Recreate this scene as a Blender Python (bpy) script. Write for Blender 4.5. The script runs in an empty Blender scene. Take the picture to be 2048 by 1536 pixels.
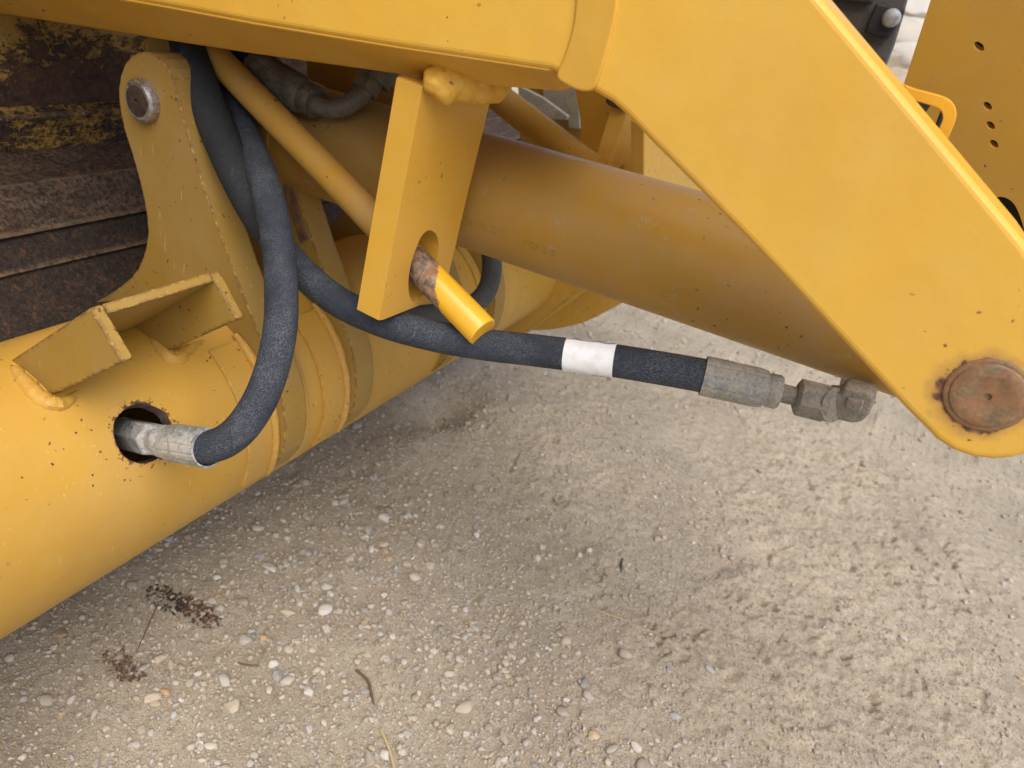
import bpy, bmesh, math, random
import numpy as np
from mathutils import Vector, Matrix
from mathutils.geometry import tessellate_polygon

rnd = random.Random(7)
rng = np.random.default_rng(7)
sc = bpy.context.scene
C = sc.collection

# ------------------------------------------------------------------ camera
F = 1479.0
PITCH = math.radians(30.5)
AX = Vector((876.0, -658.0, 1479.0)).normalized()          # across the machine, seen from the camera (right, down, forward)
ROLL = math.atan2(876, 658) - math.acos(F * math.tan(PITCH) / math.hypot(876, 658))
UP = Vector((math.sin(ROLL) * math.cos(PITCH), -math.cos(ROLL) * math.cos(PITCH), -math.sin(PITCH)))
BX = AX.cross(UP)
H = 1.0                                                    # lens height above the ground
cam_d = bpy.data.cameras.new('camera')
cam = bpy.data.objects.new('camera', cam_d); C.objects.link(cam)
right = Vector((BX.x, AX.x, UP.x)); down = Vector((BX.y, AX.y, UP.y)); fwd = Vector((BX.z, AX.z, UP.z))
cam.matrix_world = Matrix(((right.x, -down.x, -fwd.x, 0), (right.y, -down.y, -fwd.y, 0), (right.z, -down.z, -fwd.z, H), (0, 0, 0, 1)))
cam_d.sensor_width = 36; cam_d.lens = F / 2048 * 36
cam_d.clip_start = 0.02; cam_d.clip_end = 400
cam_d.dof.use_dof = True; cam_d.dof.focus_distance = 0.74; cam_d.dof.aperture_fstop = 8.0
sc.camera = cam

# ------------------------------------------------------------------ light
SUN_EL, SUN_AZ = 58.0, -48.0       # azimuth measured from +X towards +Y (behind the camera, to its right)
w = bpy.data.worlds.new('World'); sc.world = w; w.use_nodes = True
nt = w.node_tree; nt.nodes.clear()
sky = nt.nodes.new('ShaderNodeTexSky'); sky.sky_type = 'NISHITA'; sky.sun_disc = False
sky.sun_elevation = math.radians(SUN_EL); sky.sun_rotation = math.radians(90 - SUN_AZ)
sky.air_density = 0.7; sky.dust_density = 2.5; sky.ozone_density = 0.6
bg = nt.nodes.new('ShaderNodeBackground'); bg.inputs['Strength'].default_value = 0.10
wo = nt.nodes.new('ShaderNodeOutputWorld')
nt.links.new(sky.outputs[0], bg.inputs[0]); nt.links.new(bg.outputs[0], wo.inputs[0])
sun_d = bpy.data.lights.new('sun', 'SUN'); sun_d.energy = 1.5; sun_d.angle = math.radians(62); sun_d.color = (1, .945, .85)
sun = bpy.data.objects.new('sun', sun_d); C.objects.link(sun)
ea, aa = math.radians(SUN_EL), math.radians(SUN_AZ)
sdir = Vector((math.cos(ea) * math.cos(aa), math.cos(ea) * math.sin(aa), math.sin(ea)))
sun.rotation_euler = sdir.to_track_quat('Z', 'Y').to_euler(); sun.location = sdir * 8
vs = sc.view_settings
vs.view_transform = 'Standard'; vs.look = 'None'; vs.exposure = 1.02; vs.gamma = 1; vs.use_curve_mapping = False

# ------------------------------------------------------------------ pixel -> place helpers (each point lies on a real plane of the machine)
def ray(px, py):
    dx, dy = (px - 1024) / F, (py - 768) / F
    return right * dx + down * dy + fwd
def on_y(px, py, y): r = ray(px, py); r = r * (y / r.y); return Vector((r.x, y, r.z + H))
def on_x(px, py, x): r = ray(px, py); r = r * (x / r.x); return Vector((x, r.y, r.z + H))
def on_z(px, py, z): r = ray(px, py); r = r * ((z - H) / r.z); return Vector((r.x, r.y, z))
def at(px, py, d): r = ray(px, py) * d; return Vector((r.x, r.y, r.z + H))

# ------------------------------------------------------------------ materials
class NT:
    def __init__(s, name):
        s.m = bpy.data.materials.new(name); s.m.use_nodes = True
        s.t = s.m.node_tree; s.t.nodes.clear()
        s.out = s.n('ShaderNodeOutputMaterial'); s.b = s.n('ShaderNodeBsdfPrincipled')
        s.l(s.b.outputs[0], s.out.inputs[0]); s.co = s.n('ShaderNodeTexCoord').outputs['Object']
    def n(s, t, **k):
        n = s.t.nodes.new(t)
        for a, v in k.items(): setattr(n, a, v)
        return n
    def l(s, a, b): s.t.links.new(a, b)
    def put(s, sock, v):
        if isinstance(v, bpy.types.NodeSocket): s.l(v, sock)
        elif isinstance(v, (tuple, list)) and sock.type == 'RGBA' and len(v) == 3: sock.default_value = (*v, 1)
        else: sock.default_value = v
    def noise(s, scale, detail=4, rough=.55, dist=0, co=None, col=False):
        n = s.n('ShaderNodeTexNoise'); s.l(co or s.co, n.inputs['Vector'])
        n.inputs['Scale'].default_value = scale; n.inputs['Detail'].default_value = detail
        n.inputs['Roughness'].default_value = rough; n.inputs['Distortion'].default_value = dist
        return n.outputs['Color' if col else 'Fac']
    def vor(s, scale, feature='F1', co=None, rand=1):
        n = s.n('ShaderNodeTexVoronoi', feature=feature); s.l(co or s.co, n.inputs['Vector'])
        n.inputs['Scale'].default_value = scale; n.inputs['Randomness'].default_value = rand
        return n
    def ramp(s, v, a, b, lo=0., hi=1.):
        n = s.n('ShaderNodeMapRange'); n.clamp = True; s.put(n.inputs[0], v)
        n.inputs[1].default_value = a; n.inputs[2].default_value = b
        n.inputs[3].default_value = lo; n.inputs[4].default_value = hi
        return n.outputs[0]
    def math(s, op, a, b=0.):
        n = s.n('ShaderNodeMath', operation=op); s.put(n.inputs[0], a); s.put(n.inputs[1], b); return n.outputs[0]
    def mix(s, f, a, b):
        n = s.n('ShaderNodeMix', data_type='RGBA'); s.put(n.inputs[0], f); s.put(n.inputs[6], a); s.put(n.inputs[7], b); return n.outputs[2]
    def scaled(s, x, y, z, rot=(0, 0, 0), co=None):
        n = s.n('ShaderNodeMapping'); s.l(co or s.co, n.inputs[0]); n.inputs['Scale'].default_value = (x, y, z)
        n.inputs['Rotation'].default_value = rot; return n.outputs[0]
    def warp(s, amt, scale, co=None):
        c = s.noise(scale, 3, co=co, col=True)
        n = s.n('ShaderNodeVectorMath', operation='MULTIPLY_ADD'); s.l(c, n.inputs[0])
        n.inputs[1].default_value = (amt,) * 3; s.l(co or s.co, n.inputs[2]); return n.outputs[0]
    def bump(s, h, dist, strength=1., prev=None):
        n = s.n('ShaderNodeBump'); s.put(n.inputs['Height'], h); n.inputs['Distance'].default_value = dist
        n.inputs['Strength'].default_value = strength
        if prev: s.l(prev, n.inputs['Normal'])
        return n.outputs[0]
    def edge(s, radius):
        bv = s.n('ShaderNodeBevel', samples=2); bv.inputs[0].default_value = radius
        g = s.n('ShaderNodeNewGeometry')
        d = s.n('ShaderNodeVectorMath', operation='DOT_PRODUCT'); s.l(bv.outputs[0], d.inputs[0]); s.l(g.outputs['Normal'], d.inputs[1])
        return s.math('SUBTRACT', 1., d.outputs['Value'])
    def done(s, col, rough, metal=0., nrm=None, spec=None):
        s.put(s.b.inputs['Base Color'], col); s.put(s.b.inputs['Roughness'], rough); s.put(s.b.inputs['Metallic'], metal)
        if nrm is not None: s.l(nrm, s.b.inputs['Normal'])
        if spec is not None: s.b.inputs['Specular IOR Level'].default_value = spec
        return s.m

def paint(name, base=(.62, .345, .048), wear=.5, scratch=.4, dust=.3, rough=.42, edge=.0, pinrust=None, chips=.5, scuff=0., topdust_shade=0.):
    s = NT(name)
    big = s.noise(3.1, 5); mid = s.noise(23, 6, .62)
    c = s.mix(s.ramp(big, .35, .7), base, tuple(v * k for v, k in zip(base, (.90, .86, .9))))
    fade = tuple(min(1, v * k + a) for v, k, a in zip(base, (.92, .98, 1.), (.03, .04, .045)))
    c = s.mix(s.math('MULTIPLY', s.ramp(mid, .45, .75), .35), c, fade)
    # grey-brown dust film, blotchy and streaky
    dn = s.noise(9, 7, .68, .6, s.scaled(1, 1, .45))
    fine = s.noise(420, 2, .6)
    dm = s.math('MULTIPLY', s.ramp(dn, .42, .78), dust)
    dm = s.math('MULTIPLY', dm, s.ramp(fine, .3, .7, .55, 1.))
    c = s.mix(dm, c, (.36, .27, .17))
    if topdust_shade:  # brown on upward faces: dust plus the barrel's shaded top put into colour
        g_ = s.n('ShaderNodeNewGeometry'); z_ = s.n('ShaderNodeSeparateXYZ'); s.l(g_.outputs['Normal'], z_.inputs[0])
        tm = s.math('MULTIPLY', s.ramp(s.math('ADD', z_.outputs[2], s.math('MULTIPLY', s.math('SUBTRACT', dn, .5), .5)), .45, .98), topdust_shade)
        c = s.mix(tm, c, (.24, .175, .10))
    if scuff:
        sn = s.noise(26, 8, .78, .2); c = s.mix(s.math('MULTIPLY', s.ramp(sn, .60, .64), s.math('MULTIPLY', s.ramp(s.noise(500, 3, .8), .42, .58), scuff)), c, (.40, .34, .25))
    # hair scratches
    sl = 0.
    for k_, (rot_, sc3) in enumerate((((.5, .3, .9), (150, 150, 10)), ((1.3, .9, .2), (170, 170, 14)), ((.2, 1.2, 1.9), (120, 120, 7)))):
        vv = s.vor(1., 'F1', s.scaled(*sc3, rot_, s.warp(.012, 9) if k_ == 0 else None))
        kk = s.n('ShaderNodeSeparateColor'); s.l(vv.outputs['Color'], kk.inputs[0])
        on = s.math('MULTIPLY', s.ramp(vv.outputs['Distance'], .05, .12, 1., 0.), s.ramp(kk.outputs[0], .66, .70))
        sl = on if k_ == 0 else s.math('MAXIMUM', sl, on)
    sl = s.math('MULTIPLY', sl, s.ramp(s.noise(11, 3), .38, .58, .25, 1.))
    sl = s.math('MULTIPLY', sl, scratch)
    c = s.mix(sl, c, (.76, .53, .20))
    # dark stone chips
    vo = s.vor(150, 'F1', s.warp(.012, 90))
    keep = s.n('ShaderNodeSeparateColor'); s.l(vo.outputs['Color'], keep.inputs[0])
    size = s.ramp(keep.outputs[0], .84 - .14 * chips, 1., 0., .27)
    ch = s.math('LESS_THAN', vo.outputs['Distance'], size)
    ch = s.math('MULTIPLY', ch, s.ramp(s.noise(8, 4), .50 - .1 * chips, .60 - .1 * chips))
    rustc = s.mix(s.ramp(s.noise(210, 4), .35, .65), (.055, .026, .018), (.21, .085, .035))
    # bigger worn patches
    wn = s.noise(17, 9, .72, .3)
    pt = s.ramp(wn, .735 - .11 * wear, .75 - .11 * wear)
    dirt_edge = s.ramp(wn, .69 - .11 * wear, .745 - .11 * wear)
    c = s.mix(s.math('MULTIPLY', dirt_edge, .25 * wear), c, (.30, .17, .06))
    m = s.math('MAXIMUM', ch, s.math('MULTIPLY', pt, min(1, wear * 1.5)))
    h = s.math('SUBTRACT', 0., m)
    if edge > 0:
        e = s.edge(.0042)
        em = s.ramp(s.math('MULTIPLY', e, s.ramp(s.noise(120, 6, .75), .44, .54, 0., 1.)), .010, .022)
        m = s.math('MAXIMUM', m, s.math('MULTIPLY', em, edge))
        lt = s.math('MULTIPLY', s.ramp(e, .004, .03), .22)
        c = s.mix(lt, c, (.74, .47, .12))
    if pinrust:
        ps = s.n('ShaderNodeVectorMath', operation='DISTANCE'); s.l(s.warp(.010, 90), ps.inputs[0]); ps.inputs[1].default_value = tuple(pinrust[0] + Vector((.005, .005, .005)))
        d = ps.outputs['Value']; R = pinrust[1]
        if len(pinrust) > 2:
            pn = s.noise(75, 6, .75); m = s.math('MAXIMUM', m, s.math('GREATER_THAN', s.math('SUBTRACT', pn, s.ramp(d, R * 1.10, R * 1.7, .47, .72)), 0.))
        else:
            dd = s.math('ADD', d, s.math('MULTIPLY', s.math('SUBTRACT', s.noise(60, 5, .7), .5), R * .7)); c = s.mix(s.ramp(dd, R * 1.05, R * 1.5, .7, 0.), c, (.34, .18, .075)); m = s.math('MAXIMUM', m, s.ramp(dd, R * 1.06, R * 1.15, 1., 0.))
        if len(pinrust) == 2: rustc = s.mix(s.ramp(s.noise(120, 4), .4, .6), (.10, .05, .03), (.34, .15, .05))
    c = s.mix(m, c, rustc)
    nr = s.bump(s.noise(190, 4, .6), .0007, .22)
    nr = s.bump(s.noise(14, 2, .5), .006, .22, nr)
    nr = s.bump(h, .0006, .7, nr)
    r = s.math('ADD', s.ramp(dm, 0, .6, rough, .75), s.math('MULTIPLY', m, .3))
    r = s.math('ADD', r, s.ramp(s.noise(60, 4), .3, .7, -.06, .06))
    return s.done(c, r, 0., nr, .35)

def rust(name, a=(.05, .03, .026), b=(.19, .09, .05), g=(.085, .07, .075), yellow=0., dusty=0., ythr=.612, sc_=1.2, streak=1., zfade=None):
    s = NT(name)
    co = s.scaled(1, .5 if streak > 1 else .8, 1.3)
    n1 = s.noise(22 * sc_, 9, .7, .4, co); n2 = s.noise(70 * sc_, 8, .7, .2); n3 = s.noise(30, 10, .82, .3, co)
    c = s.mix(s.ramp(n1, .38, .6), a, b)
    c = s.mix(s.ramp(n2, .5, .62), c, g)
    c = s.mix(s.math('MULTIPLY', s.ramp(s.noise(260, 3, .7), .58, .7), .6), c, (.20, .12, .07))
    h = n2
    if dusty: 
        dm = s.math('MULTIPLY', s.ramp(s.math('ADD', n3, s.math('MULTIPLY', n2, .35)), .55, .85), dusty)
        c = s.mix(dm, c, (.29, .225, .155))
    if yellow:
        yn = s.math('ADD', s.math('MULTIPLY', s.noise(52 * sc_, 12, .86, .5, co), .8), s.math('MULTIPLY', s.noise(8, 4, .6), .32))
        if zfade:
            z = s.n('ShaderNodeSeparateXYZ'); s.l(s.co, z.inputs[0]); yn = s.math('ADD', yn, s.ramp(z.outputs[2], zfade[0], zfade[1], -.10, .10))
        ym = s.ramp(yn, ythr, ythr + .012)
        c = s.mix(s.math('MULTIPLY', ym, yellow), c, s.mix(n2, (.34, .20, .045), (.50, .30, .06)))
        h = s.math('ADD', h, s.math('MULTIPLY', ym, .6))
    if streak > 1:
        c = s.mix(s.ramp(s.noise(150, 9, .85), .46, .56), c, (.014, .009, .007))
        c = s.mix(s.math('MULTIPLY', s.ramp(s.noise(48, 10, .85), .55, .62), .6), c, (.16, .07, .028))
        e = s.edge(.011); em = s.math('MULTIPLY', s.ramp(e, .005, .05), s.ramp(s.noise(90, 6, .75), .38, .55))
        c = s.mix(s.math('MULTIPLY', em, .8), c, (.27, .175, .085))
    nr = s.bump(h, .0035, .9); nr = s.bump(s.noise(300, 3), .0006, .6, nr)
    return s.done(c, s.ramp(n2, .3, .7, .55, .85), 0., nr, .4)

def metal(name, base=(.30, .30, .29), dust=(.36, .31, .24), dustiness=.6, rough=.5, met=.35, rusty=0.):
    s = NT(name)
    n1 = s.noise(55, 7, .68, .5); n2 = s.noise(330, 4, .65)
    c = s.mix(s.ramp(n2, .35, .65), tuple(v * .6 for v in base), base)
    dm = s.math('MULTIPLY', s.ramp(s.math('ADD', s.math('MULTIPLY', n1, .8), s.math('MULTIPLY', n2, .3)), .46, .68), dustiness)
    c = s.mix(dm, c, dust)
    if rusty:
        c = s.mix(s.math('MULTIPLY', s.ramp(s.noise(80, 6, .7), .44, .58), rusty), c, s.mix(s.noise(150, 4), (.12, .05, .03), (.40, .19, .08)))
    nr = s.bump(n1, .0015, .5); nr = s.bump(n2, .0005, .6, nr)
    return s.done(c, s.ramp(dm, 0, .6, rough, .85), s.ramp(dm, 0, .5, met, 0.), nr)

def rubber(name, base=(.016, .019, .026), dust=(.20, .21, .225), amt=.5):
    s = NT(name)
    uv = s.n('ShaderNodeTexCoord').outputs['UV']
    n1 = s.noise(620, 3, .75); n2 = s.noise(22, 5, .6, .4)
    c = s.mix(s.ramp(n2, .3, .75), base, tuple(v * 1.5 for v in base))
    sp = s.math('MULTIPLY', s.ramp(n1, .44, .66), s.ramp(s.noise(13, 6, .7, .6), .38, .62, .12, 1.))
    c = s.mix(s.math('MULTIPLY', sp, amt), c, dust)
    c = s.mix(s.math('MULTIPLY', s.ramp(s.noise(12, 7, .7), .58, .72), .35), c, (.22, .19, .15))
    def wv(rot, sc):
        n = s.n('ShaderNodeTexWave', bands_direction='X'); s.l(s.scaled(1, 1, 1, (0, 0, rot), uv), n.inputs[0])
        n.inputs['Scale'].default_value = sc; return n.outputs['Fac']
    wb = s.math('MULTIPLY', wv(.78, 130), wv(-.78, 130))
    nr = s.bump(wb, .0012, .55); nr = s.bump(n1, .0008, .6, nr)
    return s.done(c, .78, 0., nr, .35)

M = {}
arm_pin = on_y(1975, 790, .552)
M['arm'] = paint('arm_paint', base=(.78, .455, .058), wear=.03, scratch=.14, dust=.16, rough=.38, pinrust=(arm_pin + Vector((-.0028, 0, -.0022)), .0235), chips=.15)
M['bar'] = paint('bar_paint', base=(.66, .375, .045), wear=.06, scratch=.10, dust=.35, rough=.45, edge=.0, chips=.1)
M['barrel'] = paint('barrel_paint', base=(.45, .255, .036), wear=.05, scratch=.12, dust=.6, rough=.36, chips=.4, scuff=.8, topdust_shade=.42)
M['body'] = paint('worn_body_paint', pinrust=(Vector((-.5585, .432, H - .5395)), .0285, .7), base=(.55, .315, .045), wear=.30, scratch=.55, dust=.32, rough=.46, edge=.6, chips=.7)
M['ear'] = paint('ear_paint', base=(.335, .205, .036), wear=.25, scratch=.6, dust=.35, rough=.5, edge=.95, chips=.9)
M['collar'] = paint('collar_paint', base=(.54, .305, .045), wear=.12, scratch=.4, dust=.5, rough=.5, edge=.4, chips=.5)
M['rod'] = paint('lock_pin_paint', base=(.80, .40, .018), wear=.0, scratch=.02, dust=.06, rough=.27, chips=.05)
M['strut'] = paint('strut_paint', base=(.48, .27, .038), wear=.2, scratch=.15, dust=.5, rough=.42, chips=.6)
M['back'] = rust('rusted_back_plate', a=(.034, .018, .012), b=(.115, .052, .024), g=(.045, .034, .032), yellow=.95, ythr=.565, sc_=1.25, zfade=(.62, .76))
M['back2'] = rust('rusted_lower_plate', a=(.032, .020, .016), b=(.085, .045, .028), g=(.045, .038, .038), yellow=.95, ythr=.55, sc_=1., streak=2)
M['rail'] = rust('scuffed_rail', a=(.024, .014, .009), b=(.105, .052, .022), g=(.040, .027, .019), dusty=.42, streak=2)
M['rail2'] = rust('dark_rail', a=(.012, .007, .005), b=(.036, .019, .010), g=(.018, .013, .010), dusty=.12, streak=2)
M['cut'] = rust('flame_cut_rust', a=(.10, .05, .03), b=(.35, .17, .07), g=(.2, .11, .06), yellow=.6, ythr=.62)
M['rimrust'] = rust('hole_rim_rust', a=(.05, .03, .028), b=(.12, .07, .055), g=(.10, .085, .085))
M['rubber'] = rubber('hose_rubber', base=(.019, .024, .034), dust=(.20, .225, .255), amt=.62)
M['rubber_dark'] = rubber('old_hose_rubber', base=(.014, .017, .019), dust=(.08, .085, .085), amt=.3)
M['rubber_grey'] = rubber('dusty_hose_rubber', base=(.06, .065, .065), dust=(.22, .22, .20), amt=.6)
M['ferrule'] = metal('dusty_zinc', base=(.34, .34, .31), dust=(.44, .38, .28), dustiness=.7)
M['ferrule_clean'] = metal('mud_smeared_zinc', base=(.40, .43, .44), dust=(.47, .42, .33), dustiness=.75, rough=.38, met=.5)
M['greasy'] = metal('greasy_steel', base=(.12, .11, .08), dust=(.20, .17, .11), dustiness=.6, rough=.42, met=.3)
M['elbow'] = metal('dusty_elbow', base=(.26, .24, .20), dust=(.36, .30, .22), dustiness=.9, rough=.6, met=.1)
M['steel'] = metal('worn_pin_steel', base=(.50, .48, .46), dust=(.05, .03, .022), dustiness=.35, rough=.24, met=.9, rusty=.2)
M['rustpin'] = metal('rusty_pin', base=(.22, .15, .08), dust=(.36, .20, .075), dustiness=.75, rough=.5, met=.1, rusty=.8)
M['darkrust'] = rust('pin_dark_rust', a=(.035, .018, .012), b=(.09, .045, .025), g=(.04, .03, .03))
M['plastic'] = metal('black_guard', base=(.025, .025, .028), dust=(.06, .055, .05), dustiness=.4, rough=.5, met=0)
M['greyguard'] = metal('grey_guard', base=(.11, .11, .11), dust=(.16, .15, .13), dustiness=.5, rough=.6, met=0)
M['bolt'] = metal('bolt', base=(.6, .63, .66), dust=(.5, .5, .5), dustiness=.2, rough=.35, met=.5)
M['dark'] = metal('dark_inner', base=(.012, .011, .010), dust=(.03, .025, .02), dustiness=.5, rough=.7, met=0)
M['pale'] = metal('pale_worn_steel', base=(.42, .42, .38), dust=(.5, .47, .38), dustiness=.5, rough=.5, met=.1)
def label_mat():
    s = NT('white_label'); uv = s.n('ShaderNodeTexCoord').outputs['UV']
    c = s.mix(s.ramp(s.noise(60, 5), .45, .7), (.80, .81, .82), (.66, .64, .58))
    return s.done(c, .45, 0., s.bump(s.noise(80, 3), .001, .3))
M['label'] = label_mat()
def flat_mat(name, col, rough=.8):
    s = NT(name); return s.done(s.mix(s.noise(70, 5), tuple(v * .7 for v in col), col), rough, 0., s.bump(s.noise(200, 3), .0008, .5))
M['straw'] = flat_mat('straw', (.55, .42, .22)); M['ink'] = flat_mat('ink', (.04, .04, .045)); M['twig'] = flat_mat('twig', (.16, .10, .06))

# ------------------------------------------------------------------ mesh helpers
def link(name, me, mat, parent=None, smooth=False, angle=None):
    o = bpy.data.objects.new(name, me); C.objects.link(o)
    if mat is not None:
        for m_ in (mat if isinstance(mat, list) else [mat]): me.materials.append(m_)
    if smooth or angle is not None:
        me.polygons.foreach_set('use_smooth', [True] * len(me.polygons))
        if angle is not None: me.set_sharp_from_angle(angle=math.radians(angle))
    if parent is not None:
        o.parent = parent
        loc = Vector((0, 0, 0)); q = parent
        while q is not None: loc += q.location; q = q.parent
        o.location = -loc if True else o.location
    return o
def tag(o, label=None, cat=None, group=None, kind=None):
    if label: o['label'] = label
    if cat: o['category'] = cat
    if group: o['group'] = group
    if kind: o['kind'] = kind
    return o
def empty(name, loc):
    o = bpy.data.objects.new(name, None); C.objects.link(o); o.location = loc; o.empty_display_size = .05; return o
def mesh(name, vs_, fs, uvs=None):
    me = bpy.data.meshes.new(name); me.from_pydata([tuple(v) for v in vs_], [], fs); me.update()
    if uvs is not None:
        ul = me.uv_layers.new(name='UVMap'); ul.data.foreach_set('uv', np.array(uvs, dtype=np.float32).ravel())
    return me
def bevel(o, w_, seg=2, ang=35):
    b = o.modifiers.new('bevel', 'BEVEL'); b.width = w_; b.segments = seg; b.limit_method = 'ANGLE'; b.angle_limit = math.radians(ang); b.use_clamp_overlap = True
    b.harden_normals = False
    return o

def slab(name, outline, vec, mat, parent=None, holes=(), bev=.0015, seg=2, cap=None):
    """planar outline (world points) pushed along vec: a plate with real thickness, holes cut through"""
    loops = [list(outline)] + [list(h) for h in holes]
    flat = [p for l in loops for p in l]; n = len(flat); vec = Vector(vec)
    tris = tessellate_polygon(loops)
    vs_ = [p.copy() for p in flat] + [p + vec for p in flat]
    fs = [tuple(t) for t in tris] + [tuple(i + n for i in reversed(t)) for t in tris]
    k = 0
    for l in loops:
        m_ = len(l)
        for i in range(m_):
            a, b = k + i, k + (i + 1) % m_
            fs.append((a, b, b + n, a + n))
        k += m_
    me = mesh(name, vs_, fs)
    bm = bmesh.new(); bm.from_mesh(me)
    bmesh.ops.recalc_face_normals(bm, faces=bm.faces)
    bmesh.ops.dissolve_limit(bm, angle_limit=.001, verts=bm.verts, edges=bm.edges)
    bm.to_mesh(me); bm.free()
    o = link(name, me, mat, parent)
    if bev: bevel(o, bev, seg)
    return o
def py(pts, y): return [on_y(a, b, y) for a, b in pts]
def px_(pts, x): return [on_x(a, b, x) for a, b in pts]
def smooth_loop(pts, n=6):
    """closed Catmull-Rom through pixel points"""
    out = []; m_ = len(pts)
    for i in range(m_):
        p0, p1, p2, p3 = (np.array(pts[(i + k) % m_], float) for k in (-1, 0, 1, 2))
        for j in range(n):
            t = j / n
            out.append(tuple(.5 * (2 * p1 + (p2 - p0) * t + (2 * p0 - 5 * p1 + 4 * p2 - p3) * t * t + (3 * p1 - p0 - 3 * p2 + p3) * t ** 3)))
    return out
def spline(pts, n=10):
    out = []; P = [np.array(p, float) for p in pts]; P = [2 * P[0] - P[1]] + P + [2 * P[-1] - P[-2]]
    for i in range(1, len(P) - 2):
        p0, p1, p2, p3 = P[i - 1:i + 3]
        for j in range(n):
            t = j / n
            out.append(.5 * (2 * p1 + (p2 - p0) * t + (2 * p0 - 5 * p1 + 4 * p2 - p3) * t * t + (3 * p1 - p0 - 3 * p2 + p3) * t ** 3))
    out.append(P[-2]); return out

def tube(name, pts, radii, mat, parent=None, seg=28, n=10, caps=True, uvscale=1., jitter=0.):
    """round tube through world points, radii per point"""
    q = spline([(*p, r) for p, r in zip(pts, radii if hasattr(radii, '__len__') else [radii] * len(pts))], n) if n > 1 else [np.array((*p, r)) for p, r in zip(pts, radii if hasattr(radii, '__len__') else [radii] * len(pts))]
    P = [Vector(v[:3]) for v in q]; R = [float(v[3]) for v in q]
    T = [(P[min(i + 1, len(P) - 1)] - P[max(i - 1, 0)]).normalized() for i in range(len(P))]
    nrm = T[0].orthogonal().normalized(); vs_, fs, uvs = [], [], []; L = 0; Ls = []
    for i, p in enumerate(P):
        if i: 
            ax = T[i - 1].cross(T[i])
            if ax.length > 1e-9: nrm = Matrix.Rotation(T[i - 1].angle(T[i]), 3, ax.normalized()) @ nrm
            L += (P[i] - P[i - 1]).length
        Ls.append(L); bn = T[i].cross(nrm)
        for k in range(seg):
            a = 2 * math.pi * k / seg
            rr = R[i] * (1 + (rnd.uniform(-jitter, jitter) if jitter else 0))
            vs_.append(p + (nrm * math.cos(a) + bn * math.sin(a)) * rr)
    for i in range(len(P) - 1):
        for k in range(seg):
            k2 = (k + 1) % seg
            fs.append((i * seg + k, i * seg + k2, (i + 1) * seg + k2, (i + 1) * seg + k))
            for (ii, kk) in ((i, k), (i, k + 1), (i + 1, k + 1), (i + 1, k)): uvs.append((kk / seg * 2 * math.pi * .017, Ls[ii]))
    if caps:
        fs.append(tuple(range(seg - 1, -1, -1))); uvs += [(0, 0)] * seg
        fs.append(tuple((len(P) - 1) * seg + k for k in range(seg))); uvs += [(0, 0)] * seg
    me = mesh(name, vs_, fs, uvs)
    return link(name, me, mat, parent, angle=40)
def lathe(name, a, b, prof, mat, parent=None, seg=40, flats=0, ang=35):
    """profile [(t along a->b in metres, radius)] turned about the axis a->b; flats=6 gives a hexagon"""
    ax = (b - a).normalized(); n0 = ax.orthogonal().normalized(); bn = ax.cross(n0); s_ = flats or seg; vs_, fs = [], []
    for t, r in prof:
        for k in range(s_):
            an = 2 * math.pi * k / s_ + .2
            vs_.append(a + ax * t + (n0 * math.cos(an) + bn * math.sin(an)) * r)
    for i in range(len(prof) - 1):
        for k in range(s_):
            k2 = (k + 1) % s_; fs.append((i * s_ + k, i * s_ + k2, (i + 1) * s_ + k2, (i + 1) * s_ + k))
    fs.append(tuple(range(s_ - 1, -1, -1))); fs.append(tuple((len(prof) - 1) * s_ + k for k in range(s_)))
    me = mesh(name, vs_, fs); bm = bmesh.new(); bm.from_mesh(me); bmesh.ops.recalc_face_normals(bm, faces=bm.faces); bm.to_mesh(me); bm.free()
    o = link(name, me, mat, parent, angle=None if flats else ang)
    if flats: bevel(o, .0008, 2, 25)
    return o

# ------------------------------------------------------------------ numpy noise for terrain
def vnoise(x, y, seed=0):
    xi = np.floor(x).astype(np.int64); yi = np.floor(y).astype(np.int64); xf = x - xi; yf = y - yi
    def hsh(i, j):
        v = (i * 374761393 + j * 668265263 + seed * 974634777) & 0x7fffffff
        v = ((v ^ (v >> 13)) * 1274126177) & 0x7fffffff
        return ((v ^ (v >> 16)) & 0xffff) / 65535.0
    u = xf * xf * (3 - 2 * xf); v = yf * yf * (3 - 2 * yf)
    return (hsh(xi, yi) * (1 - u) + hsh(xi + 1, yi) * u) * (1 - v) + (hsh(xi, yi + 1) * (1 - u) + hsh(xi + 1, yi + 1) * u) * v
def fbm(x, y, o=4, seed=0, g=.5):
    t = 0; a = 1; s_ = 0
    for i in range(o):
        t = t + a * vnoise(x * 2 ** i + 17.3 * i, y * 2 ** i - 9.1 * i, seed + i); s_ += a; a *= g
    return t / s_
G = lambda px, py_: on_z(px, py_, 0.)
def blob(x, y, px, py_, sx, sy=None):
    c = G(px, py_); sy = sy or sx
    return np.exp(-((x - c.x) / sx) ** 2 - ((y - c.y) / sy) ** 2)
def soft(x, y):
    """how loose and sandy (1) or stony (0) the ground is"""
    s_ = 1.1 * blob(x, y, 1650, 1150, .33, .33) + .9 * blob(x, y, 1500, 1400, .22, .22) + .9 * blob(x, y, 1850, 1350, .20, .2) + .8 * blob(x, y, 1700, 900, .5, .5) + .7 * blob(x, y, 1150, 1000, .18, .2) + .6 * blob(x, y, 1000, 780, .3, .5)
    return np.clip(s_ + (fbm(x * 5, y * 5, 3, 5) - .5) * .9, 0, 1)
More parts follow.
